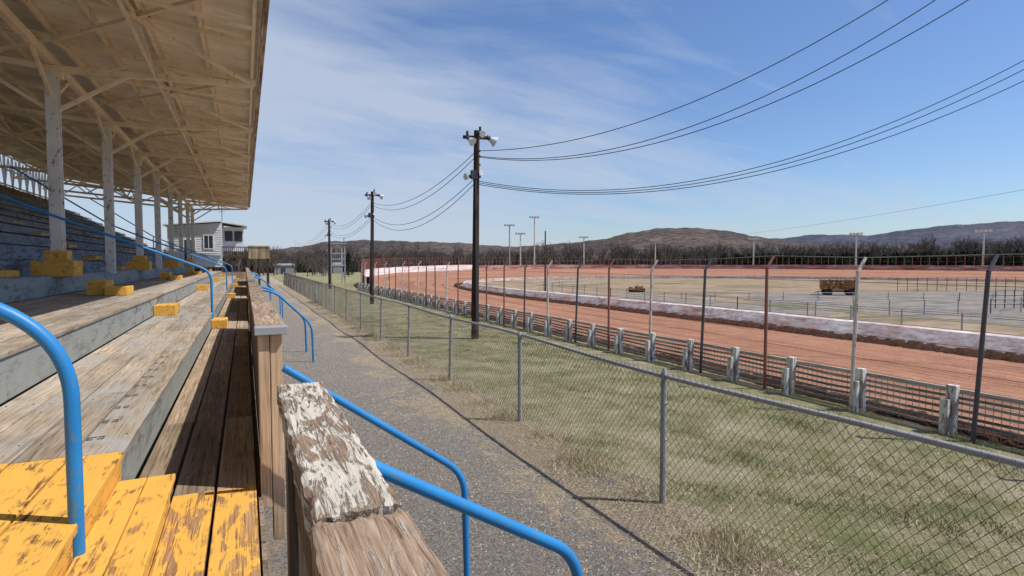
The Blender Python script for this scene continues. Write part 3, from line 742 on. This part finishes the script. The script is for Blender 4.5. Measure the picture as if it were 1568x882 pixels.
def trimesh(name,x,y,h,w_,an,lx,ly,t,mat,z0=0):
    n=len(x); V=np.zeros((n,3,3),dtype=np.float32)
    V[:,0,0]=x-w_*np.cos(an);V[:,0,1]=y-w_*np.sin(an);V[:,0,2]=z0
    V[:,1,0]=x+w_*np.cos(an);V[:,1,1]=y+w_*np.sin(an);V[:,1,2]=z0
    V[:,2,0]=x+lx;V[:,2,1]=y+ly;V[:,2,2]=z0+h
    me=bpy.data.meshes.new(name); me.vertices.add(3*n); me.vertices.foreach_set('co',V.ravel())
    me.loops.add(3*n); me.loops.foreach_set('vertex_index',np.arange(3*n,dtype=np.int32))
    me.polygons.add(n); me.polygons.foreach_set('loop_start',np.arange(0,3*n,3,dtype=np.int32)); me.polygons.foreach_set('loop_total',np.full(n,3,dtype=np.int32))
    a=me.attributes.new('tint','FLOAT','FACE'); a.data.foreach_set('value',t.astype(np.float32))
    me.materials.append(mat); me.update(calc_edges=True); me.validate()
    o=bpy.data.objects.new(name,me); scene.collection.objects.link(o); return o
trimesh('undergrowth',x,y,h,w_,an,lx,ly,rng.random(n),M['brush'])
def evergreen(seed):
    rd=random.Random(seed); b=MB(); b.cyl((0,0,0),(0,0,.9),.02,.005,5)
    for k in range(620):
        z=rd.uniform(.06,1)**1.; r=(1-z)**.8*.27*rd.uniform(.55,1.1)+.012; a=rd.random()*6.28
        c=Vector((math.cos(a)*r,math.sin(a)*r,z)); s=rd.uniform(.02,.05)
        d=Vector((math.cos(a),math.sin(a),-.5))*s; t=Vector((-math.sin(a),math.cos(a),rd.uniform(-.4,.4)))*s*.6
        b.add([c-d-t*.6,c-d+t*.6,c+d*1.2],[(0,1,2)],0,rd.random())
        b.add([c*.6+Vector((0,0,z*.4))-t*1.3,c*.6+Vector((0,0,z*.4))+t*1.3,c+d],[(0,1,2)],0,rd.random()*.3)
    o=b.obj('evergreen_mesh',[M['ever']]); d=o.data; bpy.data.objects.remove(o); return d
EM=[evergreen(i) for i in range(4)]
el=empty('evergreen_row')
for i in range(220):
    a=random.uniform(46,73); x,y=pol(a,dist_at(a)-random.uniform(4,14)); tree(random.choice(EM),x,y,random.uniform(2.8,4.3),el,'evergreen',1.2)
for a in (24,31,33,36,38,39,41,43,45): x,y=pol(a,132); tree(random.choice(EM),x,y,random.uniform(2.5,4),el,'evergreen')
for a,d in((9.3,95),(26.3,120)): tree(EM[0],*pol(a,d),4.0,None,'evergreen_tree')

# ---------------------------------------------------------------- grass blades
n=200000
x=rng.uniform(3.3,8.6,n); y=rng.uniform(0,1,n)**1.5*24+.3
cl=np.sin(x*2.3+np.sin(y*1.7)*2)*np.sin(y*1.9+x)+.5*np.sin(x*5.1+y*4.3)+.5*np.sin(x*11+np.sin(y*9))
keep=rng.random(n)<(.42+.4*cl); x=x[keep];y=y[keep];cl=cl[keep];n=len(x)
h=rng.uniform(.01,.036,n)*(1+.4*cl); t=np.clip(.52-.22*cl+rng.normal(0,.26,n),0,1)
trimesh('grass',x,y,h,rng.uniform(.0025,.005,n),rng.uniform(0,3.14,n),rng.normal(0,.026,n),rng.normal(0,.026,n),t,M['grass'])
n=90000
x=3.35+rng.normal(0,.38,n); y=rng.uniform(0,1,n)**1.4*34+.3
cl=np.sin(y*2.7)+np.sin(y*6.1+1)+.6*np.sin(y*13+x*4); keep=(rng.random(n)<(.4+.25*cl))&(x>1.9); x=x[keep];y=y[keep];cl=cl[keep];n=len(x)
h=rng.uniform(.015,.09,n)*np.clip(1+.5*cl,.3,2)*np.exp(-((x-3.5)/.35)**2)+.006
trimesh('dry_weeds',x,y,h,rng.uniform(.002,.004,n),rng.uniform(0,3.14,n),rng.normal(0,.05,n),rng.normal(0,.05,n),np.clip(rng.normal(.65,.28,n),0,1),M['grass'],.008)
n=60000
x=3.0+rng.normal(0,.6,n); y=rng.uniform(0,1,n)**1.4*30+.3
cl=np.sin(x*3+np.sin(y*1.3)*2.2)+np.sin(y*2.2+x*1.5)+.5*np.sin(y*7.3-x*5); keep=(rng.random(n)<.22*(cl+.6))&(x>1.3)&(x<4.6); x=x[keep];y=y[keep];n=len(x)
trimesh('straw_litter',x,y,rng.uniform(.001,.012,n),rng.uniform(.0015,.003,n),rng.uniform(0,3.14,n),rng.normal(0,.05,n),rng.normal(0,.05,n),np.clip(rng.normal(.85,.25,n),.45,1),M['grass'],.010)
b=MB()
for i in range(11000):
    x_=random.uniform(.3,3.3); y_=.8+random.random()**1.6*16; s=random.uniform(.003,.012)
    vs=[(x_-s,y_-s*.6,.004),(x_+s,y_-s*.5,.004),(x_,y_+s,.004),(x_,y_,.006+s*1.3)]
    b.add(vs,[(0,1,3),(1,2,3),(2,0,3)],0)
b.obj('gravel',[M['stone']])

# ---------------------------------------------------------------- sky, sun, camera
S=Vector((.56,-.36,1)).normalized()
elev=math.asin(S.z); rot=math.atan2(S.x,S.y)
w=bpy.data.worlds.new('World'); scene.world=w; w.use_nodes=True; nt=w.node_tree; N=nt.nodes; L=nt.links
bg=N['Background']; bg.inputs[1].default_value=.105
sk=N.new('ShaderNodeTexSky'); sk.sky_type='NISHITA'; sk.sun_disc=False; sk.sun_elevation=elev; sk.sun_rotation=rot; sk.air_density=1.1; sk.dust_density=.4; sk.ozone_density=2.0
tc=N.new('ShaderNodeTexCoord'); sp=N.new('ShaderNodeSeparateXYZ'); L.new(tc.outputs['Generated'],sp.inputs[0])
def mth(op,a,b_=0.,clamp=False):
    x=N.new('ShaderNodeMath'); x.operation=op; x.use_clamp=clamp
    for i,v in enumerate((a,b_)):
        if isinstance(v,(int,float)): x.inputs[i].default_value=v
        else: L.new(v,x.inputs[i])
    return x.outputs[0]
zz=mth('ADD',mth('MAXIMUM',sp.outputs[2],0.),.22)
cx=N.new('ShaderNodeCombineXYZ'); L.new(mth('DIVIDE',sp.outputs[0],zz),cx.inputs[0]); L.new(mth('DIVIDE',sp.outputs[1],zz),cx.inputs[1])
def cn(scale,rotz,det,rough,dist,loc=(0,0,0)):
    mp=N.new('ShaderNodeMapping'); mp.inputs['Rotation'].default_value=(0,0,rotz); mp.inputs['Scale'].default_value=scale; mp.inputs['Location'].default_value=loc
    L.new(cx.outputs[0],mp.inputs[0]); t=N.new('ShaderNodeTexNoise'); t.inputs['Scale'].default_value=1; t.inputs['Detail'].default_value=det; t.inputs['Roughness'].default_value=rough; t.inputs['Distortion'].default_value=dist
    L.new(mp.outputs[0],t.inputs[0]); return t.outputs['Fac']
n1=cn((.55,1.5,1),R(35),6,.55,.6,(3.1,1.7,0)); n2=cn((1.1,4,1),R(28),6,.6,1.,(0,5,0))
bias=mth('MULTIPLY',mth('SUBTRACT',mth('MULTIPLY',sp.outputs[1],.75),mth('MULTIPLY',sp.outputs[0],.62)),.45)
cf=mth('ADD',mth('ADD',mth('MULTIPLY',n1,1.0),mth('MULTIPLY',n2,.45)),bias)
rp=N.new('ShaderNodeValToRGB'); rp.color_ramp.elements[0].position=.66; rp.color_ramp.elements[1].position=1.; L.new(mth('MULTIPLY',cf,.98),rp.inputs[0])
tn=N.new('ShaderNodeMix'); tn.data_type='RGBA'; tn.blend_type='MULTIPLY'; tn.inputs[0].default_value=1; L.new(sk.outputs[0],tn.inputs[6]); tn.inputs[7].default_value=(.84,.98,1.24,1)
mx=N.new('ShaderNodeMix'); mx.data_type='RGBA'; L.new(mth('MULTIPLY',rp.outputs[0],.78),mx.inputs[0]); L.new(tn.outputs[2],mx.inputs[6]); mx.inputs[7].default_value=(5.2,5.9,7.1,1)
L.new(mx.outputs[2],bg.inputs[0])
sd=bpy.data.lights.new('sun','SUN'); sd.energy=4.7; sd.angle=R(.5); sd.color=(1,.97,.92)
so=bpy.data.objects.new('sun',sd); scene.collection.objects.link(so); so.rotation_euler=S.to_track_quat('Z','Y').to_euler()
cd=bpy.data.cameras.new('camera'); cd.lens=19.5; cd.sensor_width=36; cd.clip_end=6000; cd.clip_start=.02
co=bpy.data.objects.new('camera',cd); scene.collection.objects.link(co); co.location=(0,0,EYE); co.rotation_euler=(R(90-2.65),0,R(-25.7)); scene.camera=co
scene.view_settings.view_transform='Standard'; scene.view_settings.look='None'; scene.view_settings.exposure=0
